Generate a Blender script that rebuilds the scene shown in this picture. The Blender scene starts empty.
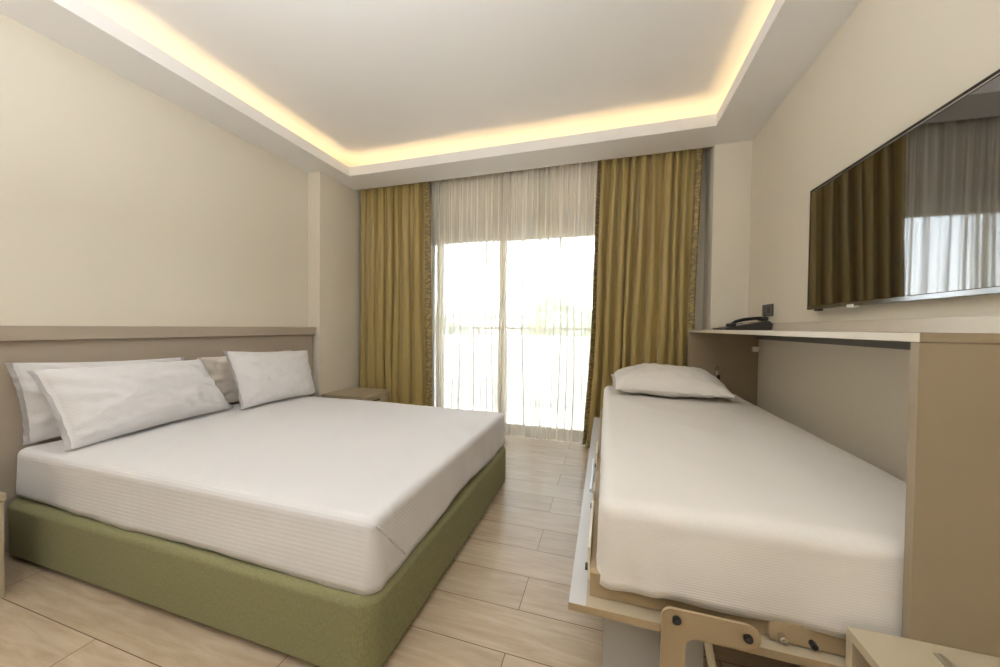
import bpy, bmesh, math, random
from mathutils import Vector, Matrix, noise
PI = math.pi
S = bpy.context.scene
COL = S.collection

# ------------------------------------------------------------------ camera
yaw, pit, rol, foc, CH = 0.294356, 0.017918, 0.011082, 349.7, 1.105
Fv = Vector((-math.sin(yaw)*math.cos(pit), math.cos(yaw)*math.cos(pit), -math.sin(pit)))
R0 = Vector((math.cos(yaw), math.sin(yaw), 0)); U0 = R0.cross(Fv)
Rv = R0*math.cos(rol) + U0*math.sin(rol); Uv = -R0*math.sin(rol) + U0*math.cos(rol)
cd = bpy.data.cameras.new('camera'); cam = bpy.data.objects.new('camera', cd); COL.objects.link(cam)
cd.sensor_fit = 'HORIZONTAL'; cd.sensor_width = 36; cd.lens = 36*foc/1000; cd.clip_start = .02; cd.clip_end = 400
cam.matrix_world = Matrix(((Rv.x, Uv.x, -Fv.x, 0), (Rv.y, Uv.y, -Fv.y, 0), (Rv.z, Uv.z, -Fv.z, CH), (0, 0, 0, 1)))
S.camera = cam

# ------------------------------------------------------------------ world, sun, exposure
W = bpy.data.worlds.new('sky'); S.world = W; W.use_nodes = True
wn, wl = W.node_tree.nodes, W.node_tree.links
wn.clear()
wo = wn.new('ShaderNodeOutputWorld'); wb = wn.new('ShaderNodeBackground')
tc = wn.new('ShaderNodeTexCoord'); sp = wn.new('ShaderNodeSeparateXYZ'); rp = wn.new('ShaderNodeValToRGB')
wl.new(tc.outputs['Generated'], sp.inputs[0]); wl.new(sp.outputs['Z'], rp.inputs[0]); wl.new(rp.outputs[0], wb.inputs[0]); wl.new(wb.outputs[0], wo.inputs[0])
rp.color_ramp.elements[0].position = 0.0; rp.color_ramp.elements[0].color = (.95, .97, 1.0, 1)
rp.color_ramp.elements[1].position = 0.7; rp.color_ramp.elements[1].color = (.62, .78, 1.0, 1)
wb.inputs[1].default_value = 8
sd = bpy.data.lights.new('sun', 'SUN'); sd.energy = 7; sd.angle = .01; sd.color = (1, .93, .82)
so = bpy.data.objects.new('sun', sd); COL.objects.link(so); so.rotation_euler = (math.radians(-15), math.radians(-4), 0)
# light portal in the window opening (guides the sky light, emits nothing itself)
pd = bpy.data.lights.new('window_portal', 'AREA'); pd.shape = 'RECTANGLE'; pd.size = 2.0; pd.size_y = 2.05; pd.cycles.is_portal = True
po = bpy.data.objects.new('window_portal', pd); COL.objects.link(po); po.location = (-.97, 3.54, 1.05); po.rotation_euler = (-PI/2, 0, 0)
# unseen fill light added behind the camera, washing the ceiling tray
ld = bpy.data.lights.new('added_fill_light', 'AREA'); ld.shape = 'DISK'; ld.size = .4; ld.energy = 50; ld.color = (.93, .97, 1)
lo = bpy.data.objects.new('added_fill_light', ld); COL.objects.link(lo); lo.location = (-.8, -.3, 1.75); lo.rotation_euler = (PI, 0, 0)
S.view_settings.view_transform = 'Standard'; S.view_settings.look = 'None'; S.view_settings.gamma = 1
S.view_settings.use_curve_mapping = False; S.view_settings.exposure = 0.76
S.cycles.max_bounces = 14; S.cycles.diffuse_bounces = 8; S.cycles.transparent_max_bounces = 24; S.cycles.sample_clamp_indirect = 8

# ------------------------------------------------------------------ helpers
def tag(o, label=None, cat=None, group=None, kind=None):
    if label: o['label'] = label
    if cat: o['category'] = cat
    if group: o['group'] = group
    if kind: o['kind'] = kind
    return o
def empty(name, loc=(0, 0, 0), rot=(0, 0, 0)):
    o = bpy.data.objects.new(name, None); COL.objects.link(o); o.location = loc; o.rotation_euler = rot
    o.empty_display_size = .1; return o
def obj(name, bm, mat, parent=None, smooth=False, autos=None):
    me = bpy.data.meshes.new(name); bmesh.ops.recalc_face_normals(bm, faces=bm.faces); bm.to_mesh(me); bm.free()
    for m in (mat if isinstance(mat, (list, tuple)) else [mat]): me.materials.append(m)
    if smooth:
        for p in me.polygons: p.use_smooth = True
        if autos: me.set_sharp_from_angle(angle=math.radians(autos))
    o = bpy.data.objects.new(name, me); COL.objects.link(o)
    if parent: o.parent = parent
    return o
def add_box(bm, a, b, bev=0.0, seg=2):
    x0, y0, z0 = a; x1, y1, z1 = b
    r = bmesh.ops.create_cube(bm, size=1)
    for v in r['verts']:
        v.co = Vector(((x0+x1)/2+v.co.x*(x1-x0), (y0+y1)/2+v.co.y*(y1-y0), (z0+z1)/2+v.co.z*(z1-z0)))
    if bev:
        es = list({e for v in r['verts'] for e in v.link_edges})
        bmesh.ops.bevel(bm, geom=es, offset=bev, segments=seg, affect='EDGES', profile=.5)
def boxes(*bs, bev=0.0, seg=2):
    bm = bmesh.new()
    for a, b in bs: add_box(bm, a, b, bev, seg)
    return bm
def add_cyl(bm, p0, p1, r, n=16, r2=None):
    p0, p1 = Vector(p0), Vector(p1); d = p1-p0
    m = Matrix.Translation((p0+p1)/2) @ d.to_track_quat('Z', 'Y').to_matrix().to_4x4()
    bmesh.ops.create_cone(bm, cap_ends=True, segments=n, radius1=r, radius2=r if r2 is None else r2, depth=d.length, matrix=m)
def add_tube(bm, pts, r, n=8):
    pts = [Vector(p) for p in pts]; rings = []
    for i, p in enumerate(pts):
        t = (pts[min(i+1, len(pts)-1)]-pts[max(i-1, 0)]).normalized()
        a = t.orthogonal().normalized() if i == 0 else (prev - t*prev.dot(t)).normalized()
        prev = a; b = t.cross(a)
        rings.append([bm.verts.new(p+(a*math.cos(2*PI*k/n)+b*math.sin(2*PI*k/n))*r) for k in range(n)])
    for i in range(len(rings)-1):
        for k in range(n): bm.faces.new((rings[i][k], rings[i][(k+1) % n], rings[i+1][(k+1) % n], rings[i+1][k]))
    bm.faces.new(rings[0][::-1]); bm.faces.new(rings[-1])
def prism(poly, axis, lo, hi, bev=0.0):
    """extrude a 2D outline; axis 'Y': poly is (x,z); axis 'X': (y,z); axis 'Z': (x,y)"""
    bm = bmesh.new()
    def mk(p, t): return {'Y': (p[0], t, p[1]), 'X': (t, p[0], p[1]), 'Z': (p[0], p[1], t)}[axis]
    A = [bm.verts.new(mk(p, lo)) for p in poly]; B = [bm.verts.new(mk(p, hi)) for p in poly]; n = len(poly)
    f1 = bm.faces.new(A[::-1]); f2 = bm.faces.new(B)
    for i in range(n): bm.faces.new((A[i], A[(i+1) % n], B[(i+1) % n], B[i]))
    if bev:
        es = list(set(f1.edges) | set(f2.edges)); bmesh.ops.bevel(bm, geom=es, offset=bev, segments=3, affect='EDGES', profile=.5)
    return bm
def rrect(x0, y0, x1, y1, r, n=8):
    out = []
    for cx, cy, a0 in ((x1-r, y1-r, 0), (x0+r, y1-r, 90), (x0+r, y0+r, 180), (x1-r, y0+r, 270)):
        for k in range(n+1):
            a = math.radians(a0+90*k/n); out.append((cx+r*math.cos(a), cy+r*math.sin(a)))
    return out

# ------------------------------------------------------------------ materials
def mat(name, col, rough=.6, metal=0, spec=.5, noise_amt=0, noise_scale=8, bump=0, bump_scale=200, stretch=(1, 1, 1), sheen=0, coat=0):
    m = bpy.data.materials.new(name); m.use_nodes = True
    nt = m.node_tree; n = nt.nodes; l = nt.links; b = n['Principled BSDF']
    b.inputs['Base Color'].default_value = (*col, 1); b.inputs['Roughness'].default_value = rough
    b.inputs['Metallic'].default_value = metal; b.inputs['Specular IOR Level'].default_value = spec
    b.inputs['Sheen Weight'].default_value = sheen; b.inputs['Coat Weight'].default_value = coat
    t = n.new('ShaderNodeTexCoord'); mp = n.new('ShaderNodeMapping'); mp.inputs['Scale'].default_value = stretch
    l.new(t.outputs['Object'], mp.inputs[0])
    ns = n.new('ShaderNodeTexNoise'); ns.inputs['Scale'].default_value = noise_scale; ns.inputs['Detail'].default_value = 5
    l.new(mp.outputs[0], ns.inputs['Vector'])
    mx = n.new('ShaderNodeMix'); mx.data_type = 'RGBA'
    k = noise_amt
    mx.inputs[6].default_value = (*[c*(1-k) for c in col], 1); mx.inputs[7].default_value = (*[min(1, c*(1+k)) for c in col], 1)
    l.new(ns.outputs[0], mx.inputs[0]); l.new(mx.outputs[2], b.inputs['Base Color'])
    if bump:
        n2 = n.new('ShaderNodeTexNoise'); n2.inputs['Scale'].default_value = bump_scale; l.new(mp.outputs[0], n2.inputs['Vector'])
        bp = n.new('ShaderNodeBump'); bp.inputs['Strength'].default_value = bump; bp.inputs['Distance'].default_value = .002
        l.new(n2.outputs[0], bp.inputs['Height']); l.new(bp.outputs[0], b.inputs['Normal'])
    return m
def emis(name, col, st):
    m = bpy.data.materials.new(name); m.use_nodes = True; n = m.node_tree.nodes; n.clear()
    e = n.new('ShaderNodeEmission'); o = n.new('ShaderNodeOutputMaterial'); e.inputs[0].default_value = (*col, 1); e.inputs[1].default_value = st
    m.node_tree.links.new(e.outputs[0], o.inputs[0]); return m
def weave(m, sx, sy, sz, strength, dist=.001, axis='X'):
    """add a fine thread stripe bump running on object coordinates"""
    nt = m.node_tree; n = nt.nodes; l = nt.links; b = n['Principled BSDF']
    t = n.new('ShaderNodeTexCoord'); mp = n.new('ShaderNodeMapping'); mp.inputs['Scale'].default_value = (sx, sy, sz)
    l.new(t.outputs['Object'], mp.inputs[0])
    wv = n.new('ShaderNodeTexWave'); wv.wave_type = 'BANDS'; wv.bands_direction = axis
    wv.inputs['Scale'].default_value = 1; wv.inputs['Distortion'].default_value = .5; wv.inputs['Detail'].default_value = 2; wv.inputs['Detail Scale'].default_value = .3
    l.new(mp.outputs[0], wv.inputs['Vector'])
    bp = n.new('ShaderNodeBump'); bp.inputs['Strength'].default_value = strength; bp.inputs['Distance'].default_value = dist
    l.new(wv.outputs[1], bp.inputs['Height'])
    old = b.inputs['Normal'].links
    if old: l.new(old[0].from_socket, bp.inputs['Normal'])
    l.new(bp.outputs[0], b.inputs['Normal']); return m

M = {}
M['wall'] = mat('cream_wall_paint', (.77, .72, .62), .75, noise_amt=.015, noise_scale=1.2, bump=.05, bump_scale=300)
M['ceil'] = mat('ceiling_paint', (.87, .86, .85), .85, noise_amt=.01, noise_scale=1)
M['white_paint'] = mat('white_render', (.8, .8, .78), .8, noise_amt=.03)
M['taupe'] = mat('taupe_laminate', (.30, .235, .150), .42, noise_amt=.04, noise_scale=3, bump=.06, bump_scale=60, stretch=(1, 6, 6))
M['taupe_light'] = mat('sand_laminate', (.45, .38, .265), .4, noise_amt=.04, noise_scale=4, bump=.05, bump_scale=80)
M['headboard'] = mat('greige_headboard', (.42, .355, .28), .5, noise_amt=.05, noise_scale=5, bump=.08, bump_scale=60, stretch=(6, 1, 6))
M['shelf_top'] = mat('pale_shelf_laminate', (.66, .60, .51), .2, noise_amt=.03, noise_scale=4)
M['olive'] = weave(mat('olive_upholstery', (.262, .248, .125), 1.0, spec=.1, noise_amt=.38, noise_scale=230, bump=.8, bump_scale=600, sheen=.05, stretch=(1, 1, .35)), 400, 400, 400, .3)
M['linen'] = weave(mat('white_striped_cotton', (.71, .695, .70), .8, noise_amt=.01, noise_scale=3, bump=.15, bump_scale=500, sheen=.15), 50, 50, 50, .4, .002, 'Z')
M['bed_linen'] = weave(mat('white_satin_striped_cotton', (.69, .675, .68), .7, noise_amt=.012, noise_scale=3, bump=.12, bump_scale=500, sheen=.15), 0, 40, 40, .30, .0012, 'DIAGONAL')
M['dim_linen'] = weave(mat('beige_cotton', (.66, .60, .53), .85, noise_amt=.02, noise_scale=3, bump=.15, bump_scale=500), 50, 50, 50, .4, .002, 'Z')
M['cream_linen'] = weave(mat('cream_cotton', (.72, .685, .64), .75, noise_amt=.012, noise_scale=3, bump=.12, bump_scale=500, sheen=.1), 0, 95, 95, .30, .0008, 'DIAGONAL')
M['mattress'] = mat('mattress_ticking', (.72, .68, .6), .9, bump=.3)
M['gold'] = mat('gold_satin_drape', (.42, .315, .11), .34, spec=.5, noise_amt=.06, noise_scale=3, bump=.1, bump_scale=120, stretch=(1, 1, .05), sheen=.35)
M['dark'] = mat('black_plastic', (.015, .014, .013), .35)
M['phone'] = mat('dark_grey_plastic', (.045, .04, .036), .38)
M['silver'] = mat('brushed_silver', (.62, .62, .62), .3, metal=1)
M['chrome'] = mat('bright_zinc', (.7, .68, .62), .25, metal=1)
M['bronze'] = mat('beige_powder_coat', (.37, .275, .16), .45, noise_amt=.03, bump=.1, bump_scale=400)
M['cream_metal'] = mat('cream_powder_coat', (.72, .64, .50), .4)
M['screen'] = mat('glossy_screen', (.006, .006, .007), .03, spec=1.0, coat=1)
M['screen'].node_tree.nodes['Principled BSDF'].inputs['IOR'].default_value = 1.8
M['window_reflection'] = mat('painted_reflection_grey', (.55, .54, .53), .25, noise_amt=.01)  # pale grey paints the window's gloss reflection on the leaf edge
M['grey_board'] = mat('grey_laminate', (.42, .41, .39), .25, noise_amt=.02)
M['socket'] = mat('anthracite_plastic', (.10, .095, .09), .4)
M['frame'] = mat('bronze_window_frame', (.16, .125, .10), .45)
M['rubber'] = mat('white_plastic', (.8, .78, .72), .5)
M['stone'] = mat('balcony_tile', (.62, .58, .52), .7, noise_amt=.06)
M['render'] = mat('far_wall_render', (.72, .68, .62), .9, noise_amt=.05)
M['leaf'] = mat('hazy_tree_leaves', (.24, .29, .18), .8, noise_amt=.4, noise_scale=3)  # leaf green lightened, distance haze put into the colour
M['bark'] = mat('tree_bark', (.15, .11, .07), .9, noise_amt=.3)
M['ground'] = mat('dry_ground', (.42, .38, .28), .95, noise_amt=.15, noise_scale=.3)
M['led'] = emis('warm_led', (1.0, .70, .34), 6.5)

# brocade border of the drapes: leaf pattern
def border_mat():
    m = mat('gold_brocade_border', (.36, .26, .095), .4, sheen=.3); nt = m.node_tree; n, l = nt.nodes, nt.links; b = n['Principled BSDF']
    t = n.new('ShaderNodeTexCoord'); mp = n.new('ShaderNodeMapping'); mp.inputs['Rotation'].default_value = (0, math.radians(40), 0); mp.inputs['Scale'].default_value = (26, 1, 60)
    v = n.new('ShaderNodeTexVoronoi'); v.inputs['Scale'].default_value = 1
    l.new(t.outputs['Object'], mp.inputs[0]); l.new(mp.outputs[0], v.inputs['Vector'])
    r = n.new('ShaderNodeValToRGB'); r.color_ramp.elements[0].position = .42; r.color_ramp.elements[1].position = .5
    r.color_ramp.elements[0].color = (.40, .30, .11, 1); r.color_ramp.elements[1].color = (.21, .15, .055, 1)
    l.new(v.outputs['Distance'], r.inputs[0]); l.new(r.outputs[0], b.inputs['Base Color']); return m
M['border'] = border_mat()
def sheer_mat():
    m = bpy.data.materials.new('sheer_voile'); m.use_nodes = True; n, l = m.node_tree.nodes, m.node_tree.links; n.clear()
    o = n.new('ShaderNodeOutputMaterial'); tr = n.new('ShaderNodeBsdfTransparent'); tl = n.new('ShaderNodeBsdfTranslucent'); df = n.new('ShaderNodeBsdfDiffuse')
    tr.inputs[0].default_value = (1, 1, 1, 1); tl.inputs[0].default_value = (.95, .94, .92, 1); df.inputs[0].default_value = (.95, .90, .80, 1)
    a = n.new('ShaderNodeMixShader'); a.inputs[0].default_value = .93; l.new(tl.outputs[0], a.inputs[1]); l.new(df.outputs[0], a.inputs[2])
    # a voile lets more light through square-on than along its folds
    lw = n.new('ShaderNodeLayerWeight'); lw.inputs[0].default_value = .86
    mr = n.new('ShaderNodeMapRange'); mr.inputs['From Min'].default_value = 0; mr.inputs['From Max'].default_value = 1
    mr.inputs['To Min'].default_value = .66; mr.inputs['To Max'].default_value = 1.0
    l.new(lw.outputs['Facing'], mr.inputs[0])
    b = n.new('ShaderNodeMixShader'); l.new(mr.outputs[0], b.inputs[0]); l.new(tr.outputs[0], b.inputs[1]); l.new(a.outputs[0], b.inputs[2])
    l.new(b.outputs[0], o.inputs[0]); return m
M['sheer'] = sheer_mat()
def glass_mat():
    m = bpy.data.materials.new('clear_glass'); m.use_nodes = True; n, l = m.node_tree.nodes, m.node_tree.links; n.clear()
    o = n.new('ShaderNodeOutputMaterial'); tr = n.new('ShaderNodeBsdfTransparent'); gl = n.new('ShaderNodeBsdfGlossy'); gl.inputs['Roughness'].default_value = .02
    fr = n.new('ShaderNodeFresnel'); fr.inputs[0].default_value = 1.45; tr.inputs[0].default_value = (.95, .97, .96, 1)
    b = n.new('ShaderNodeMixShader'); l.new(fr.outputs[0], b.inputs[0]); l.new(tr.outputs[0], b.inputs[1]); l.new(gl.outputs[0], b.inputs[2]); l.new(b.outputs[0], o.inputs[0]); return m
M['glass'] = glass_mat()
PLX = 1.15
def floor_mat():
    m = bpy.data.materials.new('oak_laminate_planks'); m.use_nodes = True; n, l = m.node_tree.nodes, m.node_tree.links; b = n['Principled BSDF']
    t = n.new('ShaderNodeTexCoord'); mp = n.new('ShaderNodeMapping'); mp.inputs['Location'].default_value = (1.23+PLX, -.175, 0)
    l.new(t.outputs['Object'], mp.inputs[0])
    br = n.new('ShaderNodeTexBrick'); br.offset = .5; br.inputs['Scale'].default_value = 1; br.inputs['Brick Width'].default_value = 1.38; br.inputs['Row Height'].default_value = .19
    br.inputs['Mortar Size'].default_value = .0016; br.inputs['Mortar Smooth'].default_value = .1; br.inputs['Bias'].default_value = 0
    br.inputs['Color1'].default_value = (0, 0, 0, 1); br.inputs['Color2'].default_value = (1, 1, 1, 1); br.inputs['Mortar'].default_value = (.5, .5, .5, 1)
    l.new(mp.outputs[0], br.inputs['Vector'])
    # grain: long streaks, shifted per plank
    vm = n.new('ShaderNodeVectorMath'); vm.operation = 'MULTIPLY_ADD'; vm.inputs[1].default_value = (7, 31, 0)
    l.new(br.outputs['Color'], vm.inputs[0]); l.new(mp.outputs[0], vm.inputs[2])
    m2 = n.new('ShaderNodeMapping'); m2.inputs['Scale'].default_value = (1.6, 14, 1); l.new(vm.outputs[0], m2.inputs[0])
    ns = n.new('ShaderNodeTexNoise'); ns.inputs['Scale'].default_value = 2.2; ns.inputs['Detail'].default_value = 8; ns.inputs['Roughness'].default_value = .65; ns.inputs['Distortion'].default_value = .6
    l.new(m2.outputs[0], ns.inputs['Vector'])
    r = n.new('ShaderNodeValToRGB'); r.color_ramp.elements[0].position = .3; r.color_ramp.elements[1].position = .72
    r.color_ramp.elements[0].color = (.42, .32, .215, 1); r.color_ramp.elements[1].color = (.57, .46, .335, 1); l.new(ns.outputs[0], r.inputs[0])
    hs = n.new('ShaderNodeHueSaturation'); l.new(r.outputs[0], hs.inputs['Color'])
    mr = n.new('ShaderNodeMapRange'); mr.inputs['To Min'].default_value = .94; mr.inputs['To Max'].default_value = 1.06; l.new(br.outputs['Color'], mr.inputs[0]); l.new(mr.outputs[0], hs.inputs['Value'])
    mx = n.new('ShaderNodeMix'); mx.data_type = 'RGBA'; l.new(br.outputs['Fac'], mx.inputs[0]); l.new(hs.outputs[0], mx.inputs[6]); mx.inputs[7].default_value = (.17, .11, .07, 1)
    l.new(mx.outputs[2], b.inputs['Base Color']); b.inputs['Roughness'].default_value = .26; b.inputs['Specular IOR Level'].default_value = .5
    bp = n.new('ShaderNodeBump'); bp.inputs['Strength'].default_value = .25; bp.inputs['Distance'].default_value = .001; l.new(br.outputs['Fac'], bp.inputs['Height']); bp.invert = True
    l.new(bp.outputs[0], b.inputs['Normal']); return m
M['floor'] = floor_mat()

# ------------------------------------------------------------------ room shell
XL, XR, YB, YW, H = -2.83, 1.08, -2.6, 3.48, 2.60
st = lambda name, bm, m, **k: tag(obj(name, bm, m, **k), kind='structure')
st('floor', boxes(((XL-.1, YB-.1, -.12), (XR+.1, YW+.12, 0))), M['floor'])
st('wall_left', boxes(((XL-.12, YB-.1, 0), (XL, YW+.12, 3.0))), M['wall'])
st('wall_right', boxes(((XR, YB-.1, 0), (XR+.12, YW+.12, 3.0))), M['wall'])
st('wall_back', boxes(((XL, YB-.12, 0), (XR, YB, 3.0))), M['wall'])
st('pilaster_left', boxes(((XL, 2.765, 0), (-2.685, YW, 3.0)), bev=.004), M['wall'])
st('pilaster_right', boxes(((.815, 3.235, 0), (XR, YW, 3.0)), bev=.004), M['wall'])
WX0, WX1, WZ = -1.98, .04, 2.27      # window opening, with the shutter box in its top
st('wall_window', boxes(((-2.8, YW+.0, 0), (WX0, YW+.14, 3.0)), ((WX1, YW, 0), (1.0, YW+.14, 3.0)), ((WX0, YW, WZ), (WX1, YW+.14, 3.0))), M['wall'])
# ceiling: dropped border with a lip round a raised tray
CX0, CX1, CY0, CY1, LZ, TZ = -2.486, .752, -1.5, 2.935, 2.686, 2.80
SE = 3.262   # border ends here, the curtain pocket lies behind
def ringboxes(bm, x0, y0, x1, y1, X0, Y0, X1, Y1, z0, z1):
    add_box(bm, (X0, Y0, z0), (x0, Y1, z1)); add_box(bm, (x1, Y0, z0), (X1, Y1, z1))
    add_box(bm, (x0, Y0, z0), (x1, y0, z1)); add_box(bm, (x0, y1, z0), (x1, Y1, z1))
bm = bmesh.new(); ringboxes(bm, CX0, CY0, CX1, CY1, XL, YB, XR, SE, H, H+.02)
st('ceiling_border', bm, M['ceil'])
bm = bmesh.new(); ringboxes(bm, CX0, CY0, CX1, CY1, CX0-.014, CY0-.014, CX1+.014, CY1+.014, H+.02, LZ)
st('ceiling_lip', bm, M['ceil'])
LD = .21
bm = bmesh.new(); ringboxes(bm, CX0-LD, CY0-LD, CX1+LD, CY1+LD, CX0-LD-.02, CY0-LD-.02, CX1+LD+.02, CY1+LD+.02, H+.02, TZ)
st('ceiling_riser', bm, M['ceil'])
st('ceiling', boxes(((XL, YB, TZ), (XR, YW, TZ+.1))), M['ceil'])
st('ceiling_pocket_face', boxes(((-2.685, SE-.02, H+.02), (.815, SE, TZ))), M['ceil'])
# the LED line lying in the cove behind the lip
bm = bmesh.new(); q = .06; ringboxes(bm, CX0-q, CY0-q, CX1+q, CY1+q, CX0-q-.012, CY0-q-.012, CX1+q+.012, CY1+q+.012, H+.02, H+.028)
tag(obj('led_strip', bm, M['led']), 'warm white LED strip hidden in the ceiling cove round the raised tray', 'light strip')

# ------------------------------------------------------------------ balcony door
wd = st('window_1', boxes(((WX0, YW+.004, 2.075), (WX1, YW+.12, WZ)), ((WX0, YW+.03, 0), (WX0+.05, YW+.1, 2.075)), ((WX1-.05, YW+.03, 0), (WX1, YW+.1, 2.075)), ((WX0, YW+.03, 0), (WX1, YW+.1, .03)), bev=.003), M['frame'])
def sash(x0, x1, y):
    f = obj('window_sash', boxes(((x0, y, .03), (x0+.06, y+.045, 2.075)), ((x1-.06, y, .03), (x1, y+.045, 2.075)), ((x0+.06, y, .03), (x1-.06, y+.045, .075)), ((x0+.06, y, 2.02), (x1-.06, y+.045, 2.075)), bev=.003), M['frame'], wd)
    obj('window_pane', boxes(((x0+.06, y+.018, .075), (x1-.06, y+.024, 2.02))), M['glass'], f)
sash(-1.80, -1.02, YW+.035); sash(-1.08, WX1-.05, YW+.082); sash(WX0+.05, -1.76, YW+.082)

# outside: balcony, rail, what lies beyond
st('balcony_floor', boxes(((-3.2, YW+.14, -.14), (1.6, 5.2, -.02))), M['stone'])
st('balcony_parapet', boxes(((-3.2, 5.05, -.02), (1.6, 5.2, .98)), bev=.01), M['white_paint'])
rl = empty('balcony_railing', (-.8, 5.12, .98)); tag(rl, 'grey metal handrail on short posts outside the balcony door', 'railing')
obj('handrail', boxes(((-2.4, -.03, .09), (2.4, .03, .13)), bev=.006), M['frame'], rl)
for k in range(5):
    obj('post', boxes(((-2.2+k*1.1-.015, -.015, 0), (-2.2+k*1.1+.015, .015, .09))), M['frame'], rl)
st('ground', boxes(((-120, 5.3, -6.2), (120, 150, -6))), M['ground'])
bd = empty('building', (-14, 30, -6)); tag(bd, 'pale rendered building beyond the balcony, washed out behind the sheer curtain', 'building')
obj('wall', boxes(((-6, 0, 0), (6, 8, 8.2))), M['render'], bd)
obj('roof', prism([(-6.3, 8.2), (6.3, 8.2), (0, 9.6)], 'Y', -.3, 8.3), M['render'], bd)
for k in range(4): obj('window', boxes(((-5+k*2.7, -.05, 5), (-3.8+k*2.7, .02, 6.6))), M['screen'], bd)
def tree(x, y, zt, rad, label, seed):
    t = empty('tree', (x, y, -6)); tag(t, label, 'tree', None)
    bm = bmesh.new(); add_cyl(bm, (0, 0, 0), (.1, 0, zt+6-rad), .22, 10, .12); obj('trunk', bm, M['bark'], t)
    rnd = random.Random(seed); bm = bmesh.new()
    for k in range(60):
        a = rnd.uniform(0, 2*PI); e = math.asin(rnd.uniform(-1, 1)); rr = rad*rnd.uniform(.35, .9)
        c = Vector((rr*math.cos(a)*math.cos(e), rr*math.sin(a)*math.cos(e), zt+6-rad+rr*.8*math.sin(e)))
        bmesh.ops.create_icosphere(bm, subdivisions=2, radius=rad*rnd.uniform(.18, .32), matrix=Matrix.Translation(c))
    for v in bm.verts: v.co += Vector(noise.noise_vector(v.co*2.3))*rad*.12
    obj('crown', bm, M['leaf'], t)
tree(-9.5, 18, 2.2, 2.2, 'round green tree seen faintly through the left half of the sheer curtains', 1)
tree(-2.6, 20, 3.0, 2.4, 'green tree seen faintly through the right half of the sheers, beside the meeting stile', 2)
tree(-.6, 16, 2.2, 1.9, 'green tree seen faintly beside the right gold drape', 3)

# ------------------------------------------------------------------ curtains
def fold_profile(n, seed, dense=()):
    rnd = random.Random(seed); ph = [0]
    for i in range(n): ph.append(ph[-1]+rnd.uniform(.45, 1.6)*(.3 if any(abs((i+.5)/n-d) < .075 for d in dense) else 1))
    tot = ph[-1]; kn = [p/tot for p in ph]; am = [rnd.uniform(.6, 1.15) for _ in range(n+1)]
    def f(s):
        s = min(max(s, 0), 1-1e-9)
        for i in range(n):
            if kn[i] <= s <= kn[i+1]: break
        t = (s-kn[i])/(kn[i+1]-kn[i]); w = t*t*(3-2*t)
        return 2*PI*(i+t), am[i]*(1-w)+am[i+1]*w, 1/n
    return f
def cloth(name, xa, xb, y0, n, amp, z0, z1, seed, m, parent, s0=0, s1=1, over=.16, cols=None, rows=34, solid=.003, ampz=lambda t: 1, yoff=lambda s, t: 0, xoff=lambda s, t: 0, dense=()):
    """xa(t), xb(t): edges at height t (0 bottom .. 1 top)"""
    f = fold_profile(n, seed, dense); bm = bmesh.new(); cols = cols or int(n*22*(s1-s0))+4; V = []
    for j in range(rows+1):
        t = j/rows; z = z0+(z1-z0)*t; row = []
        for i in range(cols+1):
            s = s0+(s1-s0)*i/cols
            sw = s+.017*math.sin(3.1*t*2+seed+s*9)*(1-t)
            p, a, d = f(sw)
            wd_ = abs(xb(t)-xa(t)); A = amp*a*ampz(t)
            x = xa(t)+(xb(t)-xa(t))*s + over*d*wd_*math.sin(2*p)*ampz(t) + .004*math.sin(p*.37+t*4) + xoff(s, t)
            y = y0 + A*(math.sin(p)+.22*math.sin(2*p+1.1+seed)+.12*math.sin(3*p+t*3)) + .016*t**5*math.sin(3.6*p+seed) + yoff(s, t)
            row.append(bm.verts.new((x, y, z)))
        V.append(row)
    for j in range(rows):
        for i in range(cols): bm.faces.new((V[j][i], V[j][i+1], V[j+1][i+1], V[j+1][i]))
    o = obj(name, bm, m, parent, smooth=True)
    if solid:
        md = o.modifiers.new('thickness', 'SOLIDIFY'); md.thickness = solid; md.offset = 0
    return o
lerp = lambda a, b, t: a+(b-a)*t
# sheers
sA = dict(z0=.012, z1=2.72, rows=26, solid=0)
sh1 = cloth('sheer_curtain', lambda t: -1.90, lambda t: -.985, 3.435, 12, .022, seed=4, m=M['sheer'], parent=None, over=-.09, dense=(.25, .95), **sA)
tag(sh1, 'white sheer curtain covering the left half of the balcony door', 'curtain', 'white sheer curtains')
sh2 = cloth('sheer_curtain', lambda t: -1.015, lambda t: .02, 3.40, 14, .020, seed=9, m=M['sheer'], parent=None, over=-.09, dense=(.04, .42, .95), **sA)
tag(sh2, 'white sheer curtain covering the right half of the balcony door, its hem in sunlight', 'curtain', 'white sheer curtains')
# gold drapes
AM = .047
def drape(label, xa, xb, n, seed, borders, z0, **k):
    root = empty('drape_curtain', ((xa(0)+xb(0))/2, 0, 0)); root.location = (0, 3.325, 0)
    tag(root, label, 'curtain', None)
    s0 = .055 if 'L' in borders else 0; s1 = .94 if 'R' in borders else 1
    kw = dict(z0=z0, z1=2.72, seed=seed, parent=root, ampz=lambda t: .72+.28*(1-t), **k)
    cloth('drape_panel', xa, xb, 0, n, AM, m=M['gold'], s0=s0, s1=s1, **kw)
    if 'L' in borders: tag(cloth('patterned_border', xa, xb, 0, n, AM, m=M['border'], s0=0, s1=s0, **kw), 'leaf-patterned brocade edge strip')
    if 'R' in borders: tag(cloth('patterned_border', xa, xb, 0, n, AM, m=M['border'], s0=s1, s1=1, **kw), 'leaf-patterned brocade edge strip')
    return root
drape('gold satin drape gathered at the left of the balcony door, behind the bedside table', lambda t: -2.672+.02*t, lambda t: lerp(-1.745, -1.80, t), 8, 21, 'R', .015, over=-.14)
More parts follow.
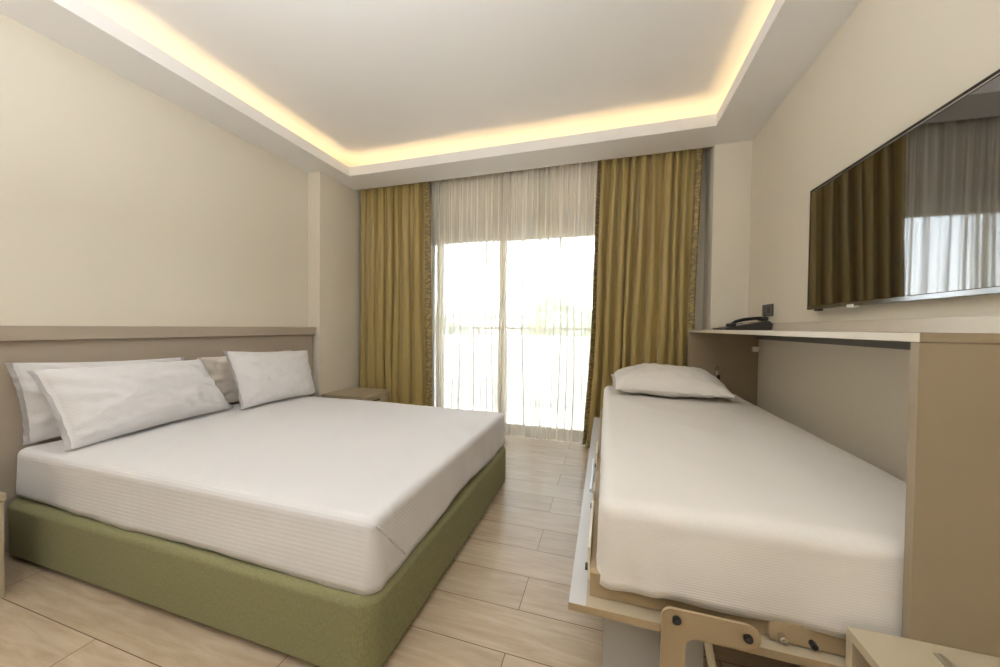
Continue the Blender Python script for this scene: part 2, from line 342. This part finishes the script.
drape('gold satin drape gathered at the right of the balcony door, behind the fold-down bed pillow', lambda t: lerp(-.19, -.09, t**.7), lambda t: lerp(.70, .745, t), 10, 33, 'LR', .012, over=-.14)

# ------------------------------------------------------------------ headboard
hb = empty('headboard', (XL, 1.0, 0)); tag(hb, 'long greige wall headboard with a projecting top rail behind the double bed', 'headboard')
HX = -2.745
obj('panel', boxes(((.002, -2.6, .0), (HX-XL, 1.74, 1.012)), bev=.002), M['headboard'], hb)
obj('top_rail', boxes(((.002, -2.6, 1.0135), (-2.715-XL, 1.758, 1.086)), bev=.004), M['headboard'], hb)

# ------------------------------------------------------------------ bedside tables
def nightstand(loc, label):
    t = empty('bedside_table', loc); tag(t, label, 'bedside table', 'bedside tables')
    w, d, h = .44, .47, .425     # along y, x
    obj('top', boxes(((0, 0, h-.03), (d, w, h)), bev=.002), M['taupe_light'], t)
    obj('side_panel', boxes(((0, 0, 0), (d-.02, .018, h-.031)), bev=.0015), M['taupe_light'], t)
    obj('side_panel', boxes(((0, w-.018, 0), (d-.02, w, h-.031)), bev=.0015), M['taupe_light'], t)
    obj('back_panel', boxes(((0, .019, 0), (.012, w-.019, h-.031))), M['taupe_light'], t)
    obj('shelf', boxes(((.013, .019, .08), (d-.03, w-.019, .098))), M['taupe_light'], t)
    dr = obj('drawer', boxes(((d-.025, .004, h-.20), (d-.004, w-.004, h-.034)), bev=.002), M['taupe_light'], t)
    bm = boxes(((d-.004, w/2-.05, h-.075), (d+.012, w/2+.05, h-.063)), bev=.003); obj('handle', bm, M['dark'], dr)
    return t
nightstand((-2.68, 2.79, 0), 'small wooden bedside table between the double bed and the left gold drape')
nightstand((-2.742, .312, 0), 'wooden bedside table at the left edge of the photo, only its side seen')

# ------------------------------------------------------------------ double bed
BX0, BX1, BY0, BY1 = -2.70, -.658, .875, 2.41
bed = empty('double_bed', (BX0, BY0, 0)); tag(bed, 'double bed with rounded olive green upholstered base in front of the headboard', 'bed')
lx, ly = BX1-BX0, BY1-BY0
bm = bmesh.new(); RG = []
for ins, z in [(.02, .022), (.006, .024), (0, .032)] + [(.028*(1-math.cos(math.radians(a))), .240+.028*math.sin(math.radians(a))) for a in range(0, 91, 10)]:
    RG.append([bm.verts.new((x, y, z)) for x, y in rrect(ins, ins, lx-ins, ly-ins, .085-ins, 12)])
for A_, B_ in zip(RG, RG[1:]):
    for k in range(len(A_)): bm.faces.new((A_[k], A_[(k+1) % len(A_)], B_[(k+1) % len(A_)], B_[k]))
bm.faces.new(RG[0][::-1]); bm.faces.new(RG[-1])
bs_ = obj('base', bm, M['olive'], bed, smooth=True); wnm = bs_.modifiers.new('normals', 'WEIGHTED_NORMAL'); wnm.weight = 100
for fx in (.12, lx-.16):
    for fy in (.14, ly-.14):
        b2 = bmesh.new(); add_cyl(b2, (fx, fy, 0), (fx, fy, .0225), .03, 16); obj('foot', b2, M['dark'], bed)
obj('mattress', prism(rrect(.04, .05, lx-.045, ly-.05, .04, 8), 'Z', .269, .486, bev=.03), M['mattress'], bed, smooth=True, autos=50)

def sheet(name, x0, y0, x1, y1, rc, ztop, re, hem, m, nx=90, ny=70, seed=0, wr=.004, tilt=0, sides='NFLR', crown=.0, pinch=None):
    """cloth over a box: grid that folds down at the edges. hem(ang-side,u)->z of the hem"""
    bm = bmesh.new(); per = []
    ol = [(x1, (y0+y1)/2)] + rrect(x0, y0, x1, y1, rc, 8)
    # resample outline evenly
    L = [0]; P = [Vector((*p, 0)) for p in ol]; P.append(P[0].copy())
    for i in range(len(P)-1): L.append(L[-1]+(P[i+1]-P[i]).length)
    N = 420; pts = []
    j = 0
    for k in range(N):
        d = L[-1]*k/N
        while L[j+1] < d: j += 1
        w = (d-L[j])/(L[j+1]-L[j]); pts.append(P[j].lerp(P[j+1], w))
    nor = []
    for k in range(N):
        t = (pts[(k+2) % N]-pts[k-2]).normalized(); nor.append(Vector((t.y, -t.x, 0)))
    c = Vector(((x0+x1)/2, (y0+y1)/2, 0)); hw = (x1-x0)/2; hh = (y1-y0)/2; core = abs(hw-hh)
    def spine(p):
        q = p-c
        if hw > hh: return c+Vector((max(-core, min(core, q.x)), 0, 0))
        return c+Vector((0, max(-core, min(core, q.y)), 0))
    prof = [('s', f) for f in (0, .12, .25, .4, .55, .7, .85, .95)] + [('e', a) for a in (0, 15, 30, 45, 60, 75, 90)] + [('t', f) for f in [i/26 for i in range(1, 27)]]
    rings = []
    for kind, f in prof:
        row = []
        for k in range(N):
            p, nn = pts[k], nor[k]; hz = hem(p.x, p.y)
            if kind == 's':
                z = hz+(ztop-re-hz)*f; fl = (1-f)**1.5; q = p+nn*(.004*fl+fl*.007*noise.noise(Vector((p.x*9, p.y*9, seed))))
                q = q + nn*(.006*noise.noise(Vector((p.x*4, p.y*4, z*7+seed)))*(1-f)*1)
            elif kind == 'e':
                a = math.radians(f); q = p-nn*re*(1-math.cos(a)); z = ztop-re+re*math.sin(a)
            else:
                q0 = p-nn*re; sp_ = spine(q0); q = q0.lerp(sp_, f); z = ztop+crown*(1-(1-f)**2)
            q = Vector((q.x, q.y, z))
            if kind != 's' or f > .3:
                w = noise.noise(Vector((q.x*3.1, q.y*3.1, q.z*3+seed)))*wr + noise.noise(Vector((q.x*9+q.y*6, q.y*4, q.z*6+seed)))*wr*.35
                if kind == 't': q.z += w
                elif kind == 's': q += nn*w*.6
                else: q += (nn*.5+Vector((0, 0, .5)))*w
            if pinch: q = pinch(q)
            q.z += tilt*q.x
            row.append(bm.verts.new(q))
        rings.append(row)
    for i in range(len(rings)-1):
        for k in range(N):
            bm.faces.new((rings[i][k], rings[i][(k+1) % N], rings[i+1][(k+1) % N], rings[i+1][k]))
    bmesh.ops.remove_doubles(bm, verts=rings[-1]+rings[-2], dist=.0008)
    o = obj(name, bm, m, None, smooth=True)
    md = o.modifiers.new('thickness', 'SOLIDIFY'); md.thickness = .003; md.offset = 1
    return o
def bhem(x, y):
    w = .008*noise.noise(Vector((x*2.3, y*2.3, 5)))
    z = .270 + max(0, w)
    if y < BY0+.1: z += .018*min(1, max(0, (-1.9-x)/.6))+.010*max(0, 1-abs(x+1.4)/.5)
    if x > BX1-.12: z += .022*max(0, min(1, (y-1.0)/.5))*(1+.5*math.sin(y*5)) + (.03*max(0, (y-2.15)/.25))
    return z
def seam(q):
    # mitred fold of the sheet at the near foot corner
    d = (q.x-(BX1-.035))*.7+(q.y-(BY0+.09)) - (q.z-.30)*.18
    if q.x > BX1-.14 and q.y < BY0+.3: q.x += .006*math.exp(-(d/.012)**2)
    return q
bs = sheet('bed_sheet', BX0+.022, BY0+.034, BX1-.018, BY1-.03, .04, .503, .03, bhem, M['bed_linen'], seed=3, wr=.010, crown=.012, pinch=seam)
tag(bs, 'white satin-striped fitted sheet stretched over the double bed mattress', 'bed sheet')

bm = bmesh.new(); add_tube(bm, [(BX1-.0165+.010*t, BY0+.050+.15*t, .478-.175*t) for t in [i/10 for i in range(11)]], .0045, 8)
tag(obj('corner_fold', bm, M['bed_linen'], bs, smooth=True), 'tucked diagonal fold of cloth at the foot corner')

# ------------------------------------------------------------------ pillows
def pillow(label, bl, br, tr, tl, tf, tb, m, group, seed=0, pinch=.05, flange=0):
    """corners in order bottom-left, bottom-right, top-right, top-left; tf/tb: bulge to the front/back"""
    bl, br, tr, tl = map(Vector, (bl, br, tr, tl)); c = (bl+br+tr+tl)/4
    nrm = ((br-bl).cross(tl-bl)).normalized()
    bm = bmesh.new(); N, K = 60, 44
    def pos(u, v, side):
        uu = u*(1-pinch*(1-v*v)*abs(u)**3); vv = v*(1-pinch*1.2*(1-u*u)*abs(v)**3)
        a, b = (uu+1)/2, (vv+1)/2
        p = bl*(1-a)*(1-b)+br*a*(1-b)+tr*a*b+tl*(1-a)*b
        ue, ve = min(1, abs(u)/.94), min(1, abs(v)/.985)
        e = max(0, (1-ue**2.6))*max(0, (1-ve**2.4)); th = e**.5
        w = noise.noise(Vector((u*2.2+seed, v*2.2, side*3+seed)))*.020*e**.5
        # creases that run in from the corners and edges
        r_ = math.atan2(v, u); w += .013*math.sin(r_*9+4*noise.noise(Vector((u*2, v*2, seed))))*(max(abs(u), abs(v))**3)*e**.3
        w += .009*noise.noise(Vector((u*7+seed, v*5, side)))*e**.3 + .006*noise.noise(Vector((u*16+v*9+seed, v*13, side)))*e**.2
        edge = .010*noise.noise(Vector((u*7, v*7, seed+2)))*(1-e)
        return p + nrm*(side*((tf if side > 0 else tb)*th+.002)+w*1 if e > 1e-9 else edge) - c
    F = {}
    for side in (1, -1):
        for i in range(N+1):
            for j in range(K+1):
                u, v = -math.cos(PI*i/N), -math.cos(PI*j/K)
                u = .5*u+.5*(2*i/N-1); v = .5*v+.5*(2*j/K-1)
                bd_ = i in (0, N) or j in (0, K)
                if side == -1 and bd_: F[(side, i, j)] = F[(1, i, j)]
                else: F[(side, i, j)] = bm.verts.new(pos(u, v, side))
    for side in (1, -1):
        for i in range(N):
            for j in range(K): bm.faces.new([F[(side, i+a, j+b)] for a, b in ((0, 0), (1, 0), (1, 1), (0, 1))])
    rim = {F[(1, i, j)] for i in range(N+1) for j in range(K+1) if i in (0, N) or j in (0, K)}
    for e_ in bm.edges:
        if e_.verts[0] in rim and e_.verts[1] in rim: e_.smooth = False
    o = obj('pillow', bm, m, None, smooth=True); o.location = c
    return tag(o, label, 'pillow', group)
pg = 'pillows on the double bed'
pillow('white pillow leaning on the headboard, back one of the left pair', (-2.66, .93, .516), (-2.64, 1.66, .516), (-2.675, 1.61, .885), (-2.675, .885, .915), .06, .045, M['linen'], pg, 1)
pillow('large white pillow in front of the left pair, nearest the camera on the double bed', (-2.335, .935, .519), (-2.50, 1.80, .519), (-2.545, 1.635, .875), (-2.525, .895, .885), .105, .06, M['linen'], pg, 2)
pillow('dim beige pillow against the headboard, behind the right pair\'s white one', (-2.65, 1.745, .516), (-2.64, 2.36, .516), (-2.665, 2.42, .885), (-2.665, 1.675, .875), .05, .045, M['dim_linen'], pg, 3)
pillow('white pillow in front of the right pair, beside the left pilaster', (-2.40, 1.78, .516), (-2.38, 2.42, .516), (-2.53, 2.47, .885), (-2.53, 1.755, .92), .09, .05, M['linen'], pg, 4)

# ------------------------------------------------------------------ wall bed (cabinet with the folded-down single bed)
CXF, CYN, CYF, CZ = .615, .935, 3.045, 1.103
wb_ = empty('wall_bed', (0, 0, 0)); tag(wb_, 'taupe wall bed cabinet with its single bed folded down, under the television', 'wall bed')
TH = .018
obj('top_shelf', boxes(((CXF, CYN, CZ-.019), (XR-.002, CYF, CZ)), bev=.001), M['shelf_top'], wb_)
tag(obj('end_edge', boxes(((CXF, CYN-.0015, CZ-.019), (XR-.002, CYN-.0002, CZ))), M['taupe'], wb_), 'taupe end edge of the pale shelf')
obj('back_rail', boxes(((XR-.020, CYN+.023, CZ-.064), (XR-.003, CYF-.023, CZ-.0195))), mat('dark_grey_rail', (.19,.185,.17), .6), wb_)
obj('side_panel', boxes(((CXF, CYN, 0), (XR-.002, CYN+.022, CZ-.0195)), bev=.001), M['taupe'], wb_)
obj('side_panel', boxes(((CXF, CYF-.022, 0), (XR-.002, CYF, CZ-.0195)), bev=.001), M['taupe'], wb_)
tag(obj('upstand', boxes(((XR-.024, CYN, CZ+.0005), (XR-.002, CYF, CZ+.05)), bev=.001), M['shelf_top'], wb_), 'narrow upstand strip along the wall')
obj('bumper', boxes(((XR-.045, CYF-.045, .945), (XR-.003, CYF-.023, .982)), bev=.003), M['rubber'], wb_)
# latch strap on the far panel
lt = obj('latch', boxes(((.80, CYF-.03, .755), (.82, CYF-.022, .795)), bev=.002), M['chrome'], wb_)
bm = bmesh.new(); add_tube(bm, [(.81+.022*math.sin(a/10*2*PI), CYF-.034, .815+.024*math.cos(a/10*2*PI)) for a in range(11)], .003, 6); obj('ring', bm, M['chrome'], lt)
obj('strap', boxes(((.812, CYF-.036, .66), (.830, CYF-.032, .76))), M['dark'], lt)
TL = 0.0
def tl(bm):
    for v in bm.verts: v.co.z += TL*v.co.x
    return bm
BN, BF = .986, 3.0
lf = tl(boxes(((-.0395, .946, .348), (.60, BF, .366)), bev=.0003))
tag(obj('leaf_reflection_strip', tl(boxes(((-.085, .946, .348), (-.0397, BF, .366)), bev=.0003)), M['window_reflection'], wb_), 'long edge of the lowered front, window reflection painted pale grey')
eb = obj('edge_band', tl(boxes(((-.086, .944, .3475), (.60, .9458, .3665)))), M['bronze'], wb_)
tag(obj('front_leaf', lf, M['taupe_light'], wb_), 'cabinet front lying flat as the underside of the bed')
fr = obj('bed_frame', tl(boxes(((-.032, BN, .367), (.60, BN+.022, .432)), ((.60, BN, .367), (1.04, BN+.022, .432)), ((-.032, BF-.022, .367), (1.0, BF, .432)), ((-.032, BN+.022, .367), (-.010, BF-.022, .432)), ((1.0, BN+.022, .367), (1.022, BF-.022, .432)), bev=.0015)), M['bronze'], wb_)
slat = tl(boxes(*[((-.009, BN+.10+k*.19, .415), (.999, BN+.17+k*.19, .428)) for k in range(10)])); obj('slats', slat, M['taupe_light'], fr)
# cream lift plates with holes on the free edge
for k, (ya, yb) in enumerate(((BN+.05, BN+.34), (BN+.42, BN+.50), (BN+.85, BN+1.05))):
    sp2 = obj('side_plate', tl(boxes(((-.040, ya, .376), (-.033, yb, .47)), bev=.001)), M['cream_metal'], fr)
    for y in (ya+.035, ya+.055, yb-.02):
        bm = bmesh.new(); add_cyl(bm, (-.0415, y, .45), (-.0395, y, .45), .0045, 10); obj('screw', tl(bm), M['dark'], sp2)
    bm = bmesh.new(); add_cyl(bm, (-.048, ya+.02, .40), (-.0395, ya+.02, .40), .010, 12)
    obj('bolt', tl(bm), M['dark'], sp2)
bm = bmesh.new(); add_cyl(bm, (-.048, BN+.58, .43), (-.048, BN+.80, .455), .006, 12); add_cyl(bm, (-.048, BN+.52, .424), (-.048, BN+.58, .43), .009, 12)
obj('gas_strut', tl(bm), M['silver'], fr)
# fold-out leg bracket at the near end
def bracket_outline():
    xa, xb, xc, zt, zb = .141, .351, .196, .423, .363
    o = []
    def arc(cx, cz, r, a0, a1, n=10):
        for k in range(n+1):
            a = math.radians(a0+(a1-a0)*k/n); o.append((cx+r*math.cos(a), cz+r*math.sin(a)))
    o.append((xa, .02)); arc(xa+.025, zt-.025, .025, 180, 90); arc(xb-.029, zt-.029, .029, 90, -90)
    arc(xc+.028, zb-.028-.0, .028, 90, 180); o.append((xc, .02))
    return o
bz = .928
lb = obj('leg_bracket', tl(prism(bracket_outline(), 'Y', bz, bz+.008, bev=.0015)), M['bronze'], wb_)
for x, z in ((.175, .400), (.324, .395)):
    bm = bmesh.new(); add_cyl(bm, (x, bz-.006, z), (x, bz+.001, z), .0095, 20); obj('bolt', tl(bm), M['dark'], lb)
for x in (.175, .324):
    z = .400 if x < .2 else .395
    b2 = bmesh.new(); add_cyl(b2, (x, bz-.0068, z), (x, bz-.0055, z), .0045, 6); obj('bolt_socket', tl(b2), M['phone'], lb)
# hinge plate
hz = .352
hp = obj('hinge_plate', tl(boxes(((.383, .972, .370), (.565, .984, .417)), bev=.0015)), M['bronze'], wb_)
b2 = bmesh.new(); add_cyl(b2, (.406, .957, .385), (.406, .973, .385), .009, 6); add_cyl(b2, (.406, .949, .385), (.406, .958, .385), .006, 16); obj('hex_bolt', tl(b2), M['chrome'], hp)
b2 = bmesh.new(); add_cyl(b2, (.466, .957, .385), (.466, .973, .385), .007, 6); obj('hex_bolt', tl(b2), M['dark'], hp)
# support panel below the leaf with a cream edge
tag(obj('support_panel', boxes(((.005, BN+.05, 0), (.262, BN+.068, .3475)), bev=.001), M['grey_board'], wb_), 'grey-taupe upright board under the bed')
bm = bmesh.new(); add_tube(bm, [(.255+.05*math.sin(t*1.4), BN+.035, .347-.34*t) for t in [i/12 for i in range(13)]], .010, 8); obj('leg_tube', bm, M['cream_metal'], wb_)
mt = obj('mattress', prism(rrect(.004, BN+.006, .90, BF-.02, .05, 8), 'Z', .470, .625, bev=.03), M['mattress'], wb_, smooth=True, autos=50)
def shem(x, y): return shem0(x, y)
def shem0(x, y):
    if y < BN+.1: return .403+.014*min(1, max(0, x)/.1)+.004*math.sin(x*9+.6)+.006*noise.noise(Vector((x*5, 1, 2)))
    if x < .06: return .403+.035*min(1, (y-BN-.05)/.35)+.01*math.sin(y*6)
    return .46
def puckers(q):
    # soft vertical pucker of the hanging near end
    if q.y < BN+.06 and q.z < .62:
        k = min(1, (.62-q.z)/.2)
        q.y += -.012*k*math.exp(-((q.x-.11-.25*(.45-q.z))/.035)**2)+.008*k*math.sin(q.x*19)*math.exp(-((q.x-.3)/.25)**2)
    return q
ss = sheet('single_sheet', -.008, BN-.014, .915, BF-.008, .042, .640, .040, shem, M['cream_linen'], seed=8, wr=.007, tilt=0, crown=.003, pinch=puckers)
tag(ss, 'cream-white cotton sheet hanging over the near end of the fold-down single bed', 'bed sheet')
pillow('white pillow lying flat at the far end of the fold-down single bed', (.045, 2.50, .700), (.775, 2.42, .700), (.77, 2.97, .735), (.04, 2.97, .735), .125, .055, M['cream_linen'], None, 6, pinch=.03)

# ------------------------------------------------------------------ luggage bench
lb_ = empty('luggage_bench', (.508, .25, 0)); tag(lb_, 'low open sand-coloured luggage bench with metal strips, beside the near cabinet panel', 'luggage bench')
bw, bl_, bh = .56, .684, .467
obj('top', boxes(((0, 0, bh-.02), (bw, bl_, bh)), bev=.001), M['taupe_light'], lb_)
obj('side_panel', boxes(((0, bl_-.02, 0), (bw, bl_, bh-.0205)), bev=.001), M['taupe_light'], lb_)
obj('side_panel', boxes(((0, 0, 0), (bw, .02, bh-.0205)), bev=.001), M['taupe_light'], lb_)
obj('back_panel', boxes(((bw-.015, .021, 0), (bw, bl_-.021, bh-.0205))), M['taupe_light'], lb_)
obj('shelf', boxes(((.01, .021, .10), (bw-.016, bl_-.021, .118))), M['taupe_light'], lb_)
for x in (.122, .232, .342):
    obj('metal_strip', boxes(((x, .05, bh), (x+.005, bl_-.03, bh+.004)), ((x+.009, .05, bh), (x+.014, bl_-.03, bh+.004)), bev=.001), M['silver'], lb_)

# ------------------------------------------------------------------ television
tv = empty('television', (XR+.010, 1.70, 1.53), (0, 0, math.radians(1.2))); tag(tv, 'black flat-screen television mounted on the right wall above the shelf', 'television')
TY0, TY1, TZ0, TZ1 = -.565, .565, -.315, .315
xf = -.052
obj('case', boxes(((-.045, TY0+.01, TZ0+.01), (-.026, TY1-.01, TZ1-.01)), bev=.004), M['dark'], tv)
obj('screen', boxes(((xf, TY0+.008, TZ0+.020), (xf+.006, TY1-.008, TZ1-.009)), bev=.0008), M['screen'], tv)
obj('bezel', boxes(((xf-.002, TY0, TZ1-.009), (-.03, TY1, TZ1)), ((xf-.002, TY0, TZ0+.009), (-.03, TY0+.008, TZ1-.0095)), ((xf-.002, TY1-.008, TZ0+.009), (-.03, TY1, TZ1-.0095)), bev=.001), M['dark'], tv)
tag(obj('lower_trim', boxes(((xf-.003, TY0, TZ0), (-.03, TY1, TZ0+.0195)), bev=.002), mat('satin_grey_trim', (.32, .33, .35), .12, metal=.9), tv), 'glossy silver-grey lower trim')
obj('top_trim', boxes(((xf-.004, TY0, TZ1-.016), (xf-.0021, TY1-.02, TZ1-.0125))), M['silver'], tv)
obj('sensor', boxes(((xf-.006, .21, TZ0-.006), (-.035, .25, TZ0+.008)), bev=.002), M['rubber'], tv)
obj('foot_cap', boxes(((xf+.002, .47, TZ0-.008), (-.03, .51, TZ0)), bev=.002), M['phone'], tv)
obj('wall_mount', boxes(((-.026, -.15, -.1), (-.015, .15, .1))), M['dark'], tv)

# ------------------------------------------------------------------ double wall socket
sk = empty('wall_socket', (XR, 2.87, 1.243)); tag(sk, 'square dark grey wall outlet above the shelf, between telephone and television', 'wall socket')
obj('plate', boxes(((-.009, -.075, -.042), (-.001, .085, .042)), bev=.002), M['socket'], sk)
obj('port', boxes(((-.011, -.035, -.022), (-.0088, -.002, .022)), bev=.001), M['dark'], sk)

# ------------------------------------------------------------------ telephone
ph = empty('telephone', (.89, 2.80, CZ+.001), (0, 0, math.radians(4))); tag(ph, 'black desk telephone on the far end of the shelf, handset resting on top', 'telephone')
body = prism([(-.12, 0), (.15, 0), (.155, .045), (.135, .062), (-.11, .016), (-.12, .010)], 'Y', -.085, .085, bev=.003); obj('body', body, M['phone'], ph)
obj('foot', boxes(((.08, -.07, -.0005), (.14, .07, .012))), M['dark'], ph)
hs = bmesh.new()
hp_ = [(-.085, .032), (-.05, .058), (0, .072), (.05, .078), (.10, .082)]
add_tube(hs, [(x, -.055, z) for x, z in hp_], .011, 12)
add_box(hs, (-.105, -.080, .020), (-.055, -.030, .045), .008); add_box(hs, (.085, -.080, .062), (.135, -.030, .088), .008)
obj('handset', hs, M['dark'], ph, smooth=True, autos=40)
kp = obj('keypad', prism([(-.06, .0265), (.04, .047), (.04, .051), (-.06, .0305)], 'Y', -.02, .06), M['rubber'], ph)
ks = bmesh.new()
for i in range(4):
    for j in range(3): add_box(ks, (-.052+i*.022, -.012+j*.022, .030+i*.0046), (-.038+i*.022, .002+j*.022, .036+i*.0046), .001)
obj('keys', ks, M['phone'], kp)
cd_ = bmesh.new(); add_tube(cd_, [(-.085+.008*math.cos(t*1.9)-.0009*t, -.09+.008*math.sin(t*1.9)-.0004*t, .008+.0*t) for t in range(60)], .0022, 5); obj('coiled_cord', cd_, M['dark'], ph)
obj('cord_clip', boxes(((-.175, -.06, 0), (-.13, .0, .012)), bev=.004), M['dark'], ph)
c2 = bmesh.new(); add_tube(c2, [(.14, .0, .03), (.155, .02, .04), (.165, .045, .09), (.170, .06, .125)], .0016, 5); obj('wall_cord', c2, M['dark'], ph)
